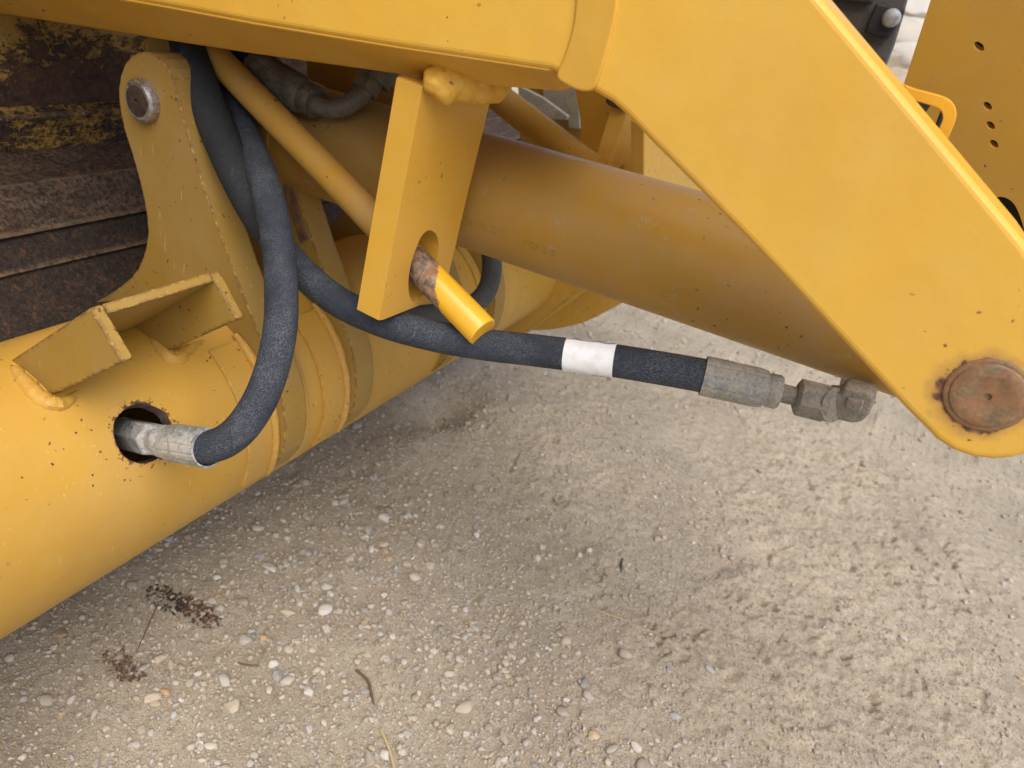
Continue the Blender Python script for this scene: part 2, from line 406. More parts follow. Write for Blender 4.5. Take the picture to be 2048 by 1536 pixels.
def ground_h(x, y):
    s_ = soft(x, y)
    h = (fbm(x * 1.3, y * 1.3, 3, 1) - .5) * .035 + (fbm(x * 14, y * 14, 4, 2) - .5) * .008
    r1 = 1 - np.abs(fbm(x * 16, y * 16, 4, 3, .6) - .5) * 5
    h = h + s_ * (.013 * np.clip(fbm(x * 26, y * 26, 4, 8, .6) - .52, 0, 1) * 2 + .004 * np.clip(r1, -1, 1))
    h = h + s_ * .016 * np.clip(fbm(x * 55, y * 55, 3, 9) - .52, 0, 1)
    mk = np.clip((fbm(x * 4.5, y * 4.5, 3, 17) - .47) * 7, 0, 1)
    h = h - s_ * mk * .040 * np.clip(fbm(x * 34, y * 34, 4, 12, .6) - .63, 0, 1) * 3 + s_ * mk * .020 * np.clip(fbm(x * 20, y * 20, 4, 19, .6) - .52, 0, 1)
    pl = fbm(x * 9, y * 9, 3, 14); h = h + s_ * .007 * (np.clip((pl - .5) * 22, 0, 1))
    h = h - .055 * blob(x, y, 885, 815, .06, .12) + .022 * blob(x, y, 830, 885, .05, .09)
    h = h - .012 * blob(x, y, 1545, 1125, .035, .04) + .010 * blob(x, y, 1480, 1180, .03, .03)
    far = np.clip((y - 1.9) / 1.2, 0, 1)
    return h * (1 + .8 * far)

# ================================================================== GROUND
cx, cy = G(900, 1150).x, G(900, 1150).y
def axis(c, lo, hi, step, growth, far):
    out = list(np.arange(lo, hi, step)); s_ = step; v = lo
    while v > c - far: s_ *= growth; v -= s_; out.insert(0, v)
    s_ = step; v = out[-1]
    while v < c + far: s_ *= growth; v += s_; out.append(v)
    return np.array(out)
xs = axis(cx, -1.0, .80, .0031, 1.10, 90); ys = axis(cy, .15, 2.0, .0033, 1.10, 110)
X, Y = np.meshgrid(xs, ys, indexing='ij'); Z = ground_h(X, Y)
Z = Z * np.clip(1.6 - np.hypot(X - cx, Y - cy) / 12, 0, 1)
nx, ny = X.shape
def grid_mesh(name, X, Y, Z):
    nx, ny = X.shape; me = bpy.data.meshes.new(name)
    me.vertices.add(nx * ny); me.vertices.foreach_set('co', np.stack([X, Y, Z], -1).astype(np.float32).ravel())
    i = np.arange(nx - 1)[:, None] * ny + np.arange(ny - 1)[None, :]
    q = np.stack([i, i + ny, i + ny + 1, i + 1], -1).reshape(-1, 4)
    me.loops.add(q.size); me.loops.foreach_set('vertex_index', q.ravel().astype(np.int32))
    me.polygons.add(len(q)); me.polygons.foreach_set('loop_start', (np.arange(len(q)) * 4).astype(np.int32))
    me.polygons.foreach_set('use_smooth', np.ones(len(q), bool))
    me.update(calc_edges=True); return me
gme = grid_mesh('ground', X, Y, Z)
at_ = gme.attributes.new('soft', 'FLOAT', 'POINT'); at_.data.foreach_set('value', soft(X, Y).astype(np.float32).ravel())
def ground_mat():
    s = NT('packed_sandy_gravel')
    a = s.n('ShaderNodeAttribute', attribute_name='soft').outputs['Fac']
    n1 = s.noise(4, 6, .6); n2 = s.noise(60, 6, .7); n3 = s.noise(420, 3, .7)
    c = s.mix(s.ramp(n1, .35, .65), (.39, .332, .245), (.55, .475, .362))
    c = s.mix(s.ramp(a, 0, 1, 0, .7), c, (.58, .49, .362))
    c = s.mix(s.math('MULTIPLY', s.ramp(n2, .48, .66), .5), c, (.28, .22, .155))
    c = s.mix(s.math('MULTIPLY', s.ramp(s.noise(190, 4, .75), .56, .64), .55), c, (.18, .14, .10))
    v = s.vor(330); sp = s.n('ShaderNodeSeparateColor'); s.l(v.outputs['Color'], sp.inputs[0])
    grain = s.mix(sp.outputs[0], (.18, .15, .12), (.68, .63, .54))
    gm = s.math('MULTIPLY', s.ramp(v.outputs['Distance'], .25, .42, 1., 0.), s.ramp(sp.outputs[1], .45, .55, 0., .75))
    c = s.mix(gm, c, grain)
    c = s.mix(s.math('MULTIPLY', s.ramp(s.noise(7, 6, .7, .5), .56, .70), .35), c, (.29, .215, .155))
    nr = s.bump(n2, .007, .75); nr = s.bump(n3, .003, .9, nr); nr = s.bump(s.noise(150, 4, .7), .004, .7, nr)
    nr = s.bump(s.ramp(v.outputs['Distance'], 0, .5, 1, 0), .0014, .5, nr)
    return s.done(c, .93, 0., nr, .25)
ground = tag(link('ground', gme, ground_mat()), 'sandy gravel yard', None, None, 'structure')

# pebbles: several lumpy shapes, tens of thousands of copies baked in one mesh with a colour each
def ico(sub):
    bm = bmesh.new(); bmesh.ops.create_icosphere(bm, subdivisions=sub, radius=1)
    v = np.array([p.co[:] for p in bm.verts]); f = np.array([[q.index for q in p.verts] for p in bm.faces]); bm.free(); return v, f
PAL = .92 * np.array([(.50, .47, .42), (.42, .42, .42), (.60, .58, .54), (.36, .33, .29), (.48, .40, .29), (.30, .31, .33), (.55, .50, .40), (.45, .30, .15), (.60, .59, .57), (.27, .22, .18), (.40, .36, .31), (.52, .44, .34)])
PW = np.array([10, 9, 7, 10, 9, 5, 8, 1.6, 3.5, 4, 11, 9]); PW = PW / PW.sum()
VV, FF, CC = [], [], []; off = 0
SM = []
def scatter(nb, sizes, sub, region, dens, flat=(.5, .85), sink=.25, pal=None):
    global off
    v0, f0 = ico(sub)
    x = rng.uniform(region[0], region[1], nb); y = rng.uniform(region[2], region[3], nb)
    keep = rng.random(nb) < dens(x, y); x, y = x[keep], y[keep]; n = len(x)
    r = sizes[0] * (sizes[1] / sizes[0]) ** (rng.random(n) ** 2.2)
    shp = 1 + (.16 if sub > 1 else .45) * (rng.random((24, len(v0))) - .5)
    if sub > 1:
        for q in range(24):
            for _ in range(9):
                dv = rng.normal(size=3); dv /= np.linalg.norm(dv); dd = v0 @ dv; cut_ = rng.uniform(.52, .85)
                shp[q] = np.where(dd * shp[q] > cut_, cut_ / np.maximum(dd, .01), shp[q])
    which = rng.integers(0, 24, n)
    v = v0[None] * shp[which][:, :, None]
    sx = np.stack([np.ones(n), rng.uniform(.5, 1, n), rng.uniform(*flat, n)], -1)
    v = v * sx[:, None, :] * r[:, None, None]
    a = rng.uniform(0, 2 * np.pi, n); t = rng.uniform(-.35, .35, n)
    ca, sa, ct, st = np.cos(a)[:, None], np.sin(a)[:, None], np.cos(t)[:, None], np.sin(t)[:, None]
    yy = v[..., 1] * ct - v[..., 2] * st; zz = v[..., 1] * st + v[..., 2] * ct; xx = v[..., 0]
    X_ = xx * ca - yy * sa + x[:, None]; Y_ = xx * sa + yy * ca + y[:, None]
    Z_ = zz + (ground_h(x, y) + r * sx[:, 2] * (1 - sink * 2 * rng.uniform(.5, 1.6, n)))[:, None]
    VV.append(np.stack([X_, Y_, Z_], -1).reshape(-1, 3)); nv = len(v0)
    FF.append((f0[None] + (np.arange(n) * nv)[:, None, None]).reshape(-1, 3) + off); off += n * nv
    SM.append(np.repeat(rng.random(n) < (.45 if sub > 1 else 0), len(f0)))
    ci = rng.choice(len(PAL), n, p=PW); c = (PAL[ci] if pal is None else np.array(pal)[None]) * rng.uniform(.62, 1.12, (n, 1))
    CC.append(np.repeat(c, nv, 0))
stony = lambda x, y: np.clip(1.05 - soft(x, y), .10, 1) * np.clip(.25 + 1.5 * (fbm(x * 7, y * 7, 3, 21)), 0, 1)
tiny_d = lambda x, y: np.clip(1.1 - .75 * soft(x, y), .2, 1)
band = lambda x, y: np.clip(1.15 * blob(x, y, 620, 1330, .30, .20) + .9 * blob(x, y, 980, 1420, .3, .2) + .7 * blob(x, y, 760, 1030, .22, .22) + .12, 0, 1) * np.clip(1.1 - soft(x, y), 0.05, 1)
scatter(62000, (.0011, .0030), 1, (-1.0, .62, .12, 1.6), tiny_d)
scatter(15000, (.0022, .0054), 2, (-1.0, .62, .12, 1.6), stony)
scatter(9500, (.0034, .0085), 2, (-1.0, .62, .12, 1.5), band, (.4, .75), .25)
scatter(900, (.0075, .0165), 2, (-1.0, .62, .12, 1.4), band, (.3, .6), .24)
scatter(16000, (.0010, .0042), 1, (-.7, .75, .12, 1.7), lambda x, y: np.clip(soft(x, y) * 1.3 - .2, 0, 1) * np.clip(fbm(x * 12, y * 12, 3, 33) * 2.4 - .6, 0, 1), (.6, .9), .2, (.44, .36, .26))
scatter(16000, (.003, .009), 1, (-1.6, 2.0, 1.3, 4.5), stony)
V = np.concatenate(VV); Fc = np.concatenate(FF); Cc = np.concatenate(CC)
pm = bpy.data.meshes.new('gravel'); pm.vertices.add(len(V)); pm.vertices.foreach_set('co', V.astype(np.float32).ravel())
pm.loops.add(Fc.size); pm.loops.foreach_set('vertex_index', Fc.ravel().astype(np.int32))
pm.polygons.add(len(Fc)); pm.polygons.foreach_set('loop_start', (np.arange(len(Fc)) * 3).astype(np.int32))
pm.polygons.foreach_set('use_smooth', np.concatenate(SM)); pm.update(calc_edges=True)
ca_ = pm.color_attributes.new('tint', 'FLOAT_COLOR', 'POINT'); ca_.data.foreach_set('color', np.concatenate([Cc, np.ones((len(Cc), 1))], 1).astype(np.float32).ravel())
def pebble_mat(name='pebbles', col=None):
    s = NT(name)
    c = s.n('ShaderNodeAttribute', attribute_name='tint').outputs['Color'] if col is None else col
    n = s.noise(300, 4, .7); d = s.noise(30, 4, .6)
    if col is not None: c = s.mix(s.ramp(n, .3, .7), tuple(v * .75 for v in col), col)
    c = s.mix(s.math('MULTIPLY', s.ramp(n, .5, .7), .35), c, (.20, .16, .12))
    c = s.mix(s.ramp(d, .35, .65, .15, .6), c, (.50, .42, .31))
    return s.done(c, .85, 0., s.bump(n, .0012, .5), .3)
tag(link('gravel', pm, pebble_mat()), 'small mixed pebbles and grit bedded in the sand', None, None, 'stuff')

def stone(px, py_, r, sq, ang, col, label, name='stone', zl=0., seed=0):
    p = G(px, py_); bm = bmesh.new(); bmesh.ops.create_icosphere(bm, subdivisions=3, radius=1)
    rr = random.Random(seed + int(px)); offs = [Vector((rr.uniform(-1, 1), rr.uniform(-1, 1), rr.uniform(-.6, .6))).normalized() for _ in range(7)]
    for v in bm.verts:
        k = 1.
        for q in offs:
            d = v.co.dot(q); 
            if d > .72: k = min(k, .72 / d + .03)
        v.co = v.co * k
        v.co = Vector((v.co.x * r, v.co.y * r * sq[0], v.co.z * r * sq[1]))
    me = bpy.data.meshes.new(name); bm.to_mesh(me); bm.free()
    o = link(name, me, pebble_mat('stone_' + name, col), angle=50)
    o.location = (p.x, p.y, float(ground_h(np.array([p.x]), np.array([p.y]))[0]) + r * sq[1] * .45 + zl); o.rotation_euler = (0, 0, ang)
    return tag(o, label, 'stone')
stone(1175, 1108, .0065, (.9, .8), .3, (.66, .65, .60), 'small round white pebble lying alone on bare sand below the hose label')
stone(930, 1418, .019, (.55, .35), 1.2, (.47, .41, .33), 'large flat buff stone bedded in gravel near the bottom edge')
stone(490, 1282, .013, (.8, .4), .2, (.38, .37, .37), 'flat lilac grey stone among pebbles beside the dead leaf clump')
stone(575, 1228, .014, (.45, .35), .4, (.50, .45, .33), 'long flat olive buff stone right of the dead leaf clump')
stone(448, 1368, .014, (.6, .4), -.3, (.50, .49, .47), 'pale grey angular stone in the gravel at lower left')
stone(575, 1362, .012, (.75, .45), .9, (.47, .45, .41), 'grey beige wedge shaped stone in the thickest gravel')
stone(330, 1388, .009, (.6, .5), .2, (.50, .27, .09), 'rusty orange stone in the gravel at lower left')
stone(545, 1332, .009, (.9, .6), .2, (.66, .65, .63), 'rounded whitish pebble above the grey beige wedge stone')
stone(1803, 1282, .009, (.55, .5), -.4, (.60, .58, .56), 'oval white pebble on soft trodden sand at right')
stone(1182, 1482, .010, (.8, .6), .4, (.55, .42, .22), 'yellow buff round pebble near the bottom edge')
stone(1412, 1350, .010, (.7, .4), -.7, (.44, .46, .47), 'bluish grey pebble beside the trodden soft sand')
stone(1305, 1000, .007, (.8, .7), .1, (.68, .67, .64), 'white chip of stone on sand under the steel hose end')
stone(898, 1352, .010, (.7, .5), .5, (.50, .45, .37), 'beige pebble above the large flat buff stone')
stone(1345, 1442, .010, (.8, .5), .5, (.36, .38, .43), 'slate blue pebble in brown soil near the bottom')

# dead leaves, twigs, stalks
def leaf_clump(px, py_, n, rad, cols, label):
    p = G(px, py_); vs_, fs = [], []
    for i in range(n):
        a = rnd.uniform(0, 6.28); d = rad * rnd.random() ** .6; c = Vector((p.x + d * math.cos(a) * 1.4, p.y + d * math.sin(a) * .7, 0))
        c.z = float(ground_h(np.array([c.x]), np.array([c.y]))[0]) + rnd.uniform(.001, .0035)
        l = rnd.uniform(.002, .006); wd = l * rnd.uniform(.3, .6); th = rnd.uniform(0, 6.28)
        u = Vector((math.cos(th), math.sin(th), rnd.uniform(-.4, .4))) * l; v = Vector((-math.sin(th), math.cos(th), rnd.uniform(-.5, .5))) * wd
        k = len(vs_); vs_ += [c - u, c - v * .9 + Vector((0, 0, .0015)), c + u, c + v + Vector((0, 0, .0015)), c + Vector((0, 0, -.0008))]
        fs += [(k, k + 1, k + 4), (k + 1, k + 2, k + 4), (k + 2, k + 3, k + 4), (k + 3, k, k + 4)]
    o = link('dead_leaf_clump', mesh('dead_leaf_clump', vs_, fs), flat_mat('dead_leaf', cols))
    return tag(o, label, 'dead leaves')
leaf_clump(335, 1200, 110, .030, (.07, .045, .034), 'dark brown crumbled leaf clump on gravel just below the yellow tube')
leaf_clump(400, 1228, 120, .030, (.13, .065, .042), 'reddish brown crumbled leaf clump on gravel, right of the darkest one')
leaf_clump(250, 1335, 100, .028, (.20, .12, .075), 'light brown leaf clump on gravel at lower left with thin stalk')
def stalk(name, pts, r, mat, label, cat='twig'):
    P = [G(a, b) for a, b in pts]
    for q in P: q.z = float(ground_h(np.array([q.x]), np.array([q.y]))[0]) + r + .0015
    return tag(tube(name, P, [r] * (len(P) - 1) + [r * .4], mat, None, 8, 5), label, cat)
stalk('twig', [(318, 1205), (305, 1235), (285, 1280), (272, 1308)], .0007, M['twig'], 'thin dark stalk running between two dead leaf clumps')
stalk('twig', [(712, 1342), (735, 1365), (742, 1392), (748, 1412)], .0022, M['twig'], 'short dark forked twig lying on gravel')
stalk('grass_stalk', [(762, 1462), (778, 1500), (790, 1545), (800, 1590)], .0022, M['straw'], 'dry tan grass stalk on gravel at the bottom edge', 'dry grass')
stalk('grass_stalk', [(1195, 1232), (1230, 1245), (1280, 1266)], .0012, M['straw'], 'short dry straw on sand in the middle of the yard', 'dry grass')
stalk('grass_stalk', [(475, 1330), (500, 1336), (522, 1335)], .0014, M['twig'], 'short reddish brown stalk among the pebbles', 'dry grass')
stalk('twig', [(1240, 1128), (1238, 1140), (1240, 1152)], .0022, M['ink'], 'tiny black bit of bark on sand near the white pebble', 'bark')

# ================================================================== BUCKET (attachment with tube, ears, brackets)
TC = Vector((-.673, 0, H - .627)); R = .143
bucket = tag(empty('bucket', (-.67, .889, .22)), 'worn yellow loader bucket with round cross tube and rusted back', 'bucket')
def tube_pt(phi, y, r=R): return Vector((TC.x + r * math.cos(phi), y, TC.z + r * math.sin(phi)))
def hit_phi(px, py_, r=R):
    k = ray(px, py_); k2 = Vector((k.x, k.z)); cx_, cz_ = TC.x, TC.z - H
    a = k2.dot(k2); b = -2 * (k.x * cx_ + k.z * cz_); c = cx_ ** 2 + cz_ ** 2 - r * r; disc = b * b - 4 * a * c
    t = (-b - math.sqrt(max(disc, 0))) / (2 * a); return math.atan2(k.z * t - cz_, k.x * t - cx_), k.y * t
hphi, hy = hit_phi(289, 866)
HR = .0325
def cross_tube():
    """outer skin with a torch-cut round hole per end, inner skin and rusty rim"""
    verts, faces, mats = [], [], []
    N = 16
    def vid(p): verts.append(p); return len(verts) - 1
    hs = .055
    for (r, flip) in ((R, False), (R - .012, True)):
        dphi = hs / R; p0 = hphi - dphi; p1 = hphi + dphi
        phis = list(np.linspace(p0, p1, N + 1)) + list(np.linspace(p1, p0 + 2 * math.pi, 170))[1:-1]
        holes = [hy, 2 * .889 - hy]
        ysl = [-.35] + list(np.linspace(-.3, holes[0] - hs - .02, 14)) + list(np.linspace(holes[0] - hs, holes[0] + hs, N + 1)) + list(np.linspace(holes[0] + hs + .03, holes[1] - hs - .03, 20)) + list(np.linspace(holes[1] - hs, holes[1] + hs, N + 1)) + [1.5]
        idx = [[vid(tube_pt(p, y, r)) for p in phis] for y in ysl]
        hole_rows = [next(i for i, y in enumerate(ysl) if abs(y - (h - hs)) < 1e-6) for h in holes]
        for i in range(len(ysl) - 1):
            for j in range(len(phis)):
                j2 = (j + 1) % len(phis)
                if j < N and any(hr <= i < hr + N for hr in hole_rows): continue
                f = (idx[i][j], idx[i + 1][j], idx[i + 1][j2], idx[i][j2]); faces.append(f[::-1] if flip else f); mats.append(0)
        for h, hr in zip(holes, hole_rows):
            loop = [(hr + k, 0) for k in range(N)] + [(hr + N, k) for k in range(N)] + [(hr + N - k, N) for k in range(N)] + [(hr, N - k) for k in range(N)]
            outer = [idx[a][b] for a, b in loop]; m_ = len(loop); rings = [outer]
            jit = random.Random(3); jr = [HR * (1 + .014 * math.sin(k * .55) + jit.uniform(-.009, .009)) for k in range(m_)]
            for q in (.25, .5, .75, 1.):
                ring = []
                for k, (a, b) in enumerate(loop):
                    Y0, P0 = ysl[a] - h, (phis[b] - hphi) * r
                    an = math.atan2(P0, Y0); rad = jr[k] * (r / R if flip else 1)
                    y_, w_ = Y0 * (1 - q) + rad * math.cos(an) * q, P0 * (1 - q) + rad * math.sin(an) * q
                    ring.append(vid(tube_pt(hphi + w_ / r, h + y_, r)))
                rings.append(ring)
            for a, b in zip(rings, rings[1:]):
                for k in range(m_):
                    k2 = (k + 1) % m_; f = (a[k], b[k], b[k2], a[k2]); faces.append(f if not flip else f[::-1]); mats.append(0)
            if not flip: keepring = rings[-1]; cross_tube.store.append(rings[-1])
            else:
                o_ = cross_tube.store.pop(0); i_ = rings[-1]
                for k in range(m_):
                    k2 = (k + 1) % m_; faces.append((o_[k], i_[k], i_[k2], o_[k2])); mats.append(1)
    me = mesh('cross_tube', verts, faces)
    me.polygons.foreach_set('material_index', mats)
    bm = bmesh.new(); bm.from_mesh(me); bmesh.ops.recalc_face_normals(bm, faces=bm.faces); bm.to_mesh(me); bm.free()
    return link('cross_tube', me, [M['body'], M['rimrust']], bucket, angle=50)
cross_tube.store = []
ct = cross_tube()

# rusted back of the bucket: steps of a profile pushed along the machine's width
def prof(name, pts, y0, y1, mat, bev=.003):
    return slab(name, [Vector((x, y0, z + H)) for x, z in pts], (0, y1 - y0, 0), mat, bucket, bev=bev)
def pol(deg, d): return (-d * math.cos(math.radians(deg)), -d * math.sin(math.radians(deg)))
prof('back_plate', [(-1.13, -.385), (-1.13, .1), (-1.16, .1), (-1.16, -.385)], -.4, 2.1, M['back'])
prof('lower_back_plate', [pol(19.4, 1.175), (-1.13, -.50), (-1.16, -.50), (-1.16, -.375), ], -.4, 2.1, M['back2'])
prof('wear_rail', [pol(23.9, 1.13), pol(27.4, 1.10), (-1.02, -.52), (-1.16, -.52), (-1.16, -.44)], -.4, 2.1, M['rail'], .006)
prof('lower_rail', [(-1.10, -.50), pol(27.2, 1.112), pol(29.9, 1.09), (-1.10, -.56)], -.4, 2.1, M['rail2'], .004)
prof('skid_plate', [(-1.10, -.545), pol(29.7, 1.10), pol(33.0, 1.075), pol(35.5, 1.06), (-.80, -.75), (-1.12, -.75)], -.4, 1.95, M['rail2'], .003)
prof('shell', [(-1.12, -.62), (-.85, -.66), (-.70, -.80), (-.72, -.86), (-1.2, -.9), (-1.2, -.62)], -.4, 1.5, M['body'], .003)

# channel bracket standing on the tube near the camera: two legs and a web (measured on its end corners)
Y1, Y2, TH = .373, .515, .010
tipA = on_y(245, 725, Y1); webA = on_y(180, 615, Y1); baseA = on_y(100, 792, Y1); base2 = on_y(28, 716, Y1)
baseA = baseA + (baseA - tipA) * .35; base2 = base2 + (base2 - webA) * .35
def shift(p, y): return Vector((p.x, y, p.z))
br = tag(empty('channel_bracket', tuple(base2 - Vector(bucket.location))), None); br.parent = bucket
def leg(y0, y1, nm='bracket_leg'):
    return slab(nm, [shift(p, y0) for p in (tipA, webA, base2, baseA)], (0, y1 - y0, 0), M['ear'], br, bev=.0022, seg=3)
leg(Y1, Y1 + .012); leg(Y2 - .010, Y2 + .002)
wn = (tipA - webA).normalized()
wq = [shift(webA, Y1 + .0125), shift(webA, Y2 - .0105), shift(base2, Y2 - .0105), shift(base2, Y1 + .0125)]
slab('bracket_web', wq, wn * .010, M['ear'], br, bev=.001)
# weld runs at the bracket's feet
def weld(name, pts, r, mat, parent, jit=.12, n=8):
    return tube(name, pts, r, mat, parent, 12, n, jitter=jit)
ph0 = hit_phi(105, 790)[0]
weld('weld_bead', [shift(tube_pt(hit_phi(x, y)[0], 0, R - .003), hit_phi(x, y)[1]) for x, y in ((30, 735), (55, 768), (88, 800), (125, 806), (160, 780))], [.006, .009, .010, .009, .003], M['collar'], bucket)
weld('weld_bead', [shift(tube_pt(hit_phi(x, y)[0], 0, R - .003), hit_phi(x, y)[1]) for x, y in ((300, 650), (320, 690), (345, 715), (375, 700), (410, 680))], [.006, .010, .012, .008, .003], M['collar'], bucket)

# ears
EAR = [(262, 112), (276, 105), (292, 103), (308, 107), (322, 118), (335, 136), (345, 158), (352, 182), (360, 212), (370, 245), (382, 290), (395, 335), (408, 378), (420, 410), (434, 450), (450, 495), (468, 545), (490, 600), (510, 650), (530, 700), (552, 755)]
EARL = [(250, 128), (242, 148), (237, 175), (238, 205), (243, 235), (250, 265), (260, 295), (270, 328), (280, 365), (288, 400), (294, 435), (296, 462), (293, 490), (287, 512), (277, 536), (262, 556), (240, 574), (214, 592), (188, 606)]
def ear(y, th=.04):
    out = py(EAR, .60)
    # foot: a band that hugs the tube down to its underside
    last = out[-1]; a0 = math.atan2(last.z - TC.z, last.x - TC.x); d0 = math.hypot(last.x - TC.x, last.z - TC.z)
    for t in np.linspace(.1, 1, 12):
        a = a0 + (math.radians(-24) - a0) * t; r = d0 + (R + .012 - d0) * min(1, t * 1.25) - .0105 * max(0, (t - .7) / .3)
        out.append(Vector((TC.x + r * math.cos(a), .60, TC.z + r * math.sin(a))))
    for a in np.linspace(-26, 118, 24): out.append(tube_pt(math.radians(a), .60, R - .006))
    out += py(EARL[::-1], .60)
    out = [Vector((p.x, y, p.z)) for p in out]
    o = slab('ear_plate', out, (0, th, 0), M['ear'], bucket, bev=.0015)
    return o
def pad(y0, y1, a0=-30, a1=100, h=.0048):
    pts = [tube_pt(math.radians(a), y0, R + h) for a in np.linspace(a0, a1, 40)] + [tube_pt(math.radians(a), y0, R - .004) for a in np.linspace(a1, a0, 40)]
    return slab('collar', pts, (0, y1 - y0, 0), M['collar'], bucket, bev=.002)
MIR = 2 * .889
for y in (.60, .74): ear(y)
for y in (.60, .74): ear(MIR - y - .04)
pad(.552, .598, -20, 60); pad(.642, .662, -24, 95); pad(.69, .738, -24, 60); pad(.782, .80, -24, 95)
pad(MIR - .662, MIR - .642); pad(MIR - .598, MIR - .552)
for y, a in ((.600, 46), (.740, 46)):
    weld('weld_bead', [tube_pt(math.radians(t), y - .004, R + .006) for t in np.linspace(-20, 62, 10)], [.003, .005, .0055, .005, .006, .0055, .0065, .006, .006, .004], M['collar'], bucket, .06, 6)
# rusty flame cut strip on the front of the second ear
st = [(562, 363), (577, 367), (590, 400), (600, 440), (614, 478), (600, 486), (585, 440), (570, 400)]
slab('cut_edge', py(st, .7365), (0, .003, 0), M['cut'], bucket, bev=0)
# cheek plate behind the ears, pale wedge at upper ear
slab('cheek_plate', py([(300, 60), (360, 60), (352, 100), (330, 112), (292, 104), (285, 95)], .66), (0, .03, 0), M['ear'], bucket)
# ear pin
pc = on_y(292, 201, .60)
def pin_head(name, c, Rr, h, mat, parent, hole=.2, rim=.25, face=None):
    a = Vector((c.x, c.y, c.z))
    prof_ = [(-.05, Rr * .75), (-.0005, Rr * .97), (h * .45, Rr), (h * .8, Rr * .95), (h, Rr * .82), (h, Rr * .60), (h * .86, Rr * .52), (h * .86, Rr * hole), (h * .1, Rr * hole * .8), (h * .05, .0001)]
    if face:
        lathe(name.replace('pin', 'pin_face'), a, a + Vector((0, -1, 0)), [(0, Rr * .70), (h + .0006, Rr * .70), (h + .0012, Rr * .64), (h + .0012, Rr * hole), (h * .1, Rr * hole * .8), (h * .05, .0001)], face, parent, 48)
    return lathe(name, a, a + Vector((0, -1, 0)), prof_, mat, parent, 56)
pin_head('pivot_pin', pc, .0245, .012, M['steel'], bucket, .13, .25, M['darkrust'])
# pin shaft between the ears
lathe('pin_shaft', Vector((pc.x, .641, pc.z)), Vector((pc.x, .739, pc.z)), [(0, .018), (.098, .018)], M['rustpin'], bucket)
# far end plate with its curved lower skirt
EP = [(1040, 668), (1065, 661), (1100, 660), (1143, 652), (1170, 644), (1192, 634), (1245, 606), (1290, 570), (1310, 530), (1290, 460), (1180, 420), (1000, 430), (930, 560), (960, 640)]
slab('end_plate', py(EP, 1.5), (0, .025, 0), M['body'], bucket, bev=.003)
# fold rib across the end plate
weld('fold_rib', py([(1045, 667), (1100, 625), (1162, 577), (1230, 520)], 1.49), [.006, .010, .012, .012], M['body'], bucket, 0)
slab('end_web', py([(985, 668), (1042, 668), (1160, 578), (1240, 500), (1150, 470), (960, 560)], 1.46), (0, .012, 0), M['body'], bucket, bev=.003)
# parts seen through the gap
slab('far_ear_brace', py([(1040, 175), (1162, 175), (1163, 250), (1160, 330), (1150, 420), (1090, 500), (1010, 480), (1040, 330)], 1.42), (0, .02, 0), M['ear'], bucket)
slab('worn_lip', py([(1085, 150), (1150, 150), (1158, 215), (1160, 258), (1137, 256), (1135, 236), (1085, 200)], 1.40), (0, .012, 0), M['pale'], bucket, bev=.002)
slab('cutter_edge', py([(1040, 235), (1035, 170), (1085, 195), (1135, 232), (1132, 240)], 1.36), (0, .012, 0), M['pale'], bucket, bev=.002)

# ================================================================== LOADER
loader = tag(empty('loader', (.5, .889, 0)), 'yellow compact loader with box lift arm, hydraulic cylinder and black hoses', 'loader')
Lp = loader
# lift arm
A_ = [(-420, -118), (-200, -80), (0, -44), (180, -14), (332, 13), (507, 46), (800, 95), (960, 119), (1102, 141)]
CURV = [(1150, 166), (1185, 183), (1222, 205), (1250, 230), (1275, 256), (1300, 283), (1345, 328), (1420, 404), (1500, 486), (1600, 592), (1700, 700), (1780, 786), (1815, 824), (1845, 853), (1872, 881), (1905, 903), (1945, 917), (1985, 922), (2025, 919), (2070, 906), (2110, 884), (2145, 850), (2170, 810), (2180, 765), (2172, 715), (2148, 650), (2110, 572), (2048, 482)]
TOP = [(1930, 341), (1790, 173), (1645, 0), (1560, -100), (1450, -230), (1000, -420), (300, -520), (-420, -560)]
B_ = [(-420, -42), (-200, -5), (0, 28), (180, 56), (332, 81), (507, 108), (800, 149), (1008, 173), (1130, 182)]
arm = slab('lift_arm', py(A_ + CURV + TOP, .552), (0, .078, 0), M['arm'], Lp, bev=.0055, seg=4)
bx_ = [shift(on_y(a, b, .605), .632) + Vector((0, 0, .008)) for a, b in B_]
slab('arm_shade_box', bx_ + [bx_[-1] + Vector((0, 0, .26)), bx_[0] + Vector((0, 0, .30))], (0, .20, 0), M['bar'], Lp, bev=.003)  # hidden deepening of the arm, added to shade the parts hanging below
pa = py(A_, .5515); pb = [on_y(a, b, .605) for a, b in B_]
vs_, fs = [], []
for a, b in zip(pa, pb):
    vs_ += [a, b, b + Vector((0, .06, .006)), a + Vector((0, .06, .02))]
for i in range(len(pa) - 1):
    for k in range(4): fs.append((i * 4 + k, i * 4 + (k + 1) % 4, i * 4 + 4 + (k + 1) % 4, i * 4 + 4 + k))
fs += [(0, 1, 2, 3), tuple(reversed([(len(pa) - 1) * 4 + k for k in range(4)]))]
me = mesh('lower_flange', vs_, fs); bm = bmesh.new(); bm.from_mesh(me); bmesh.ops.recalc_face_normals(bm, faces=bm.faces); bm.to_mesh(me); bm.free()
bevel(link('lower_flange', me, M['bar'], Lp), .004, 3, 30)
strap = smooth_loop([(1160, -160), (1152, -20), (1145, 50), (1128, 110), (1112, 152), (1135, 172), (1165, 183), (1188, 176), (1203, 140), (1220, 80), (1236, 0), (1250, -160)], 4)
slab('joint_strap', py(strap, .5495), (0, .02, 0), M['bar'], Lp, bev=.0020, seg=3)
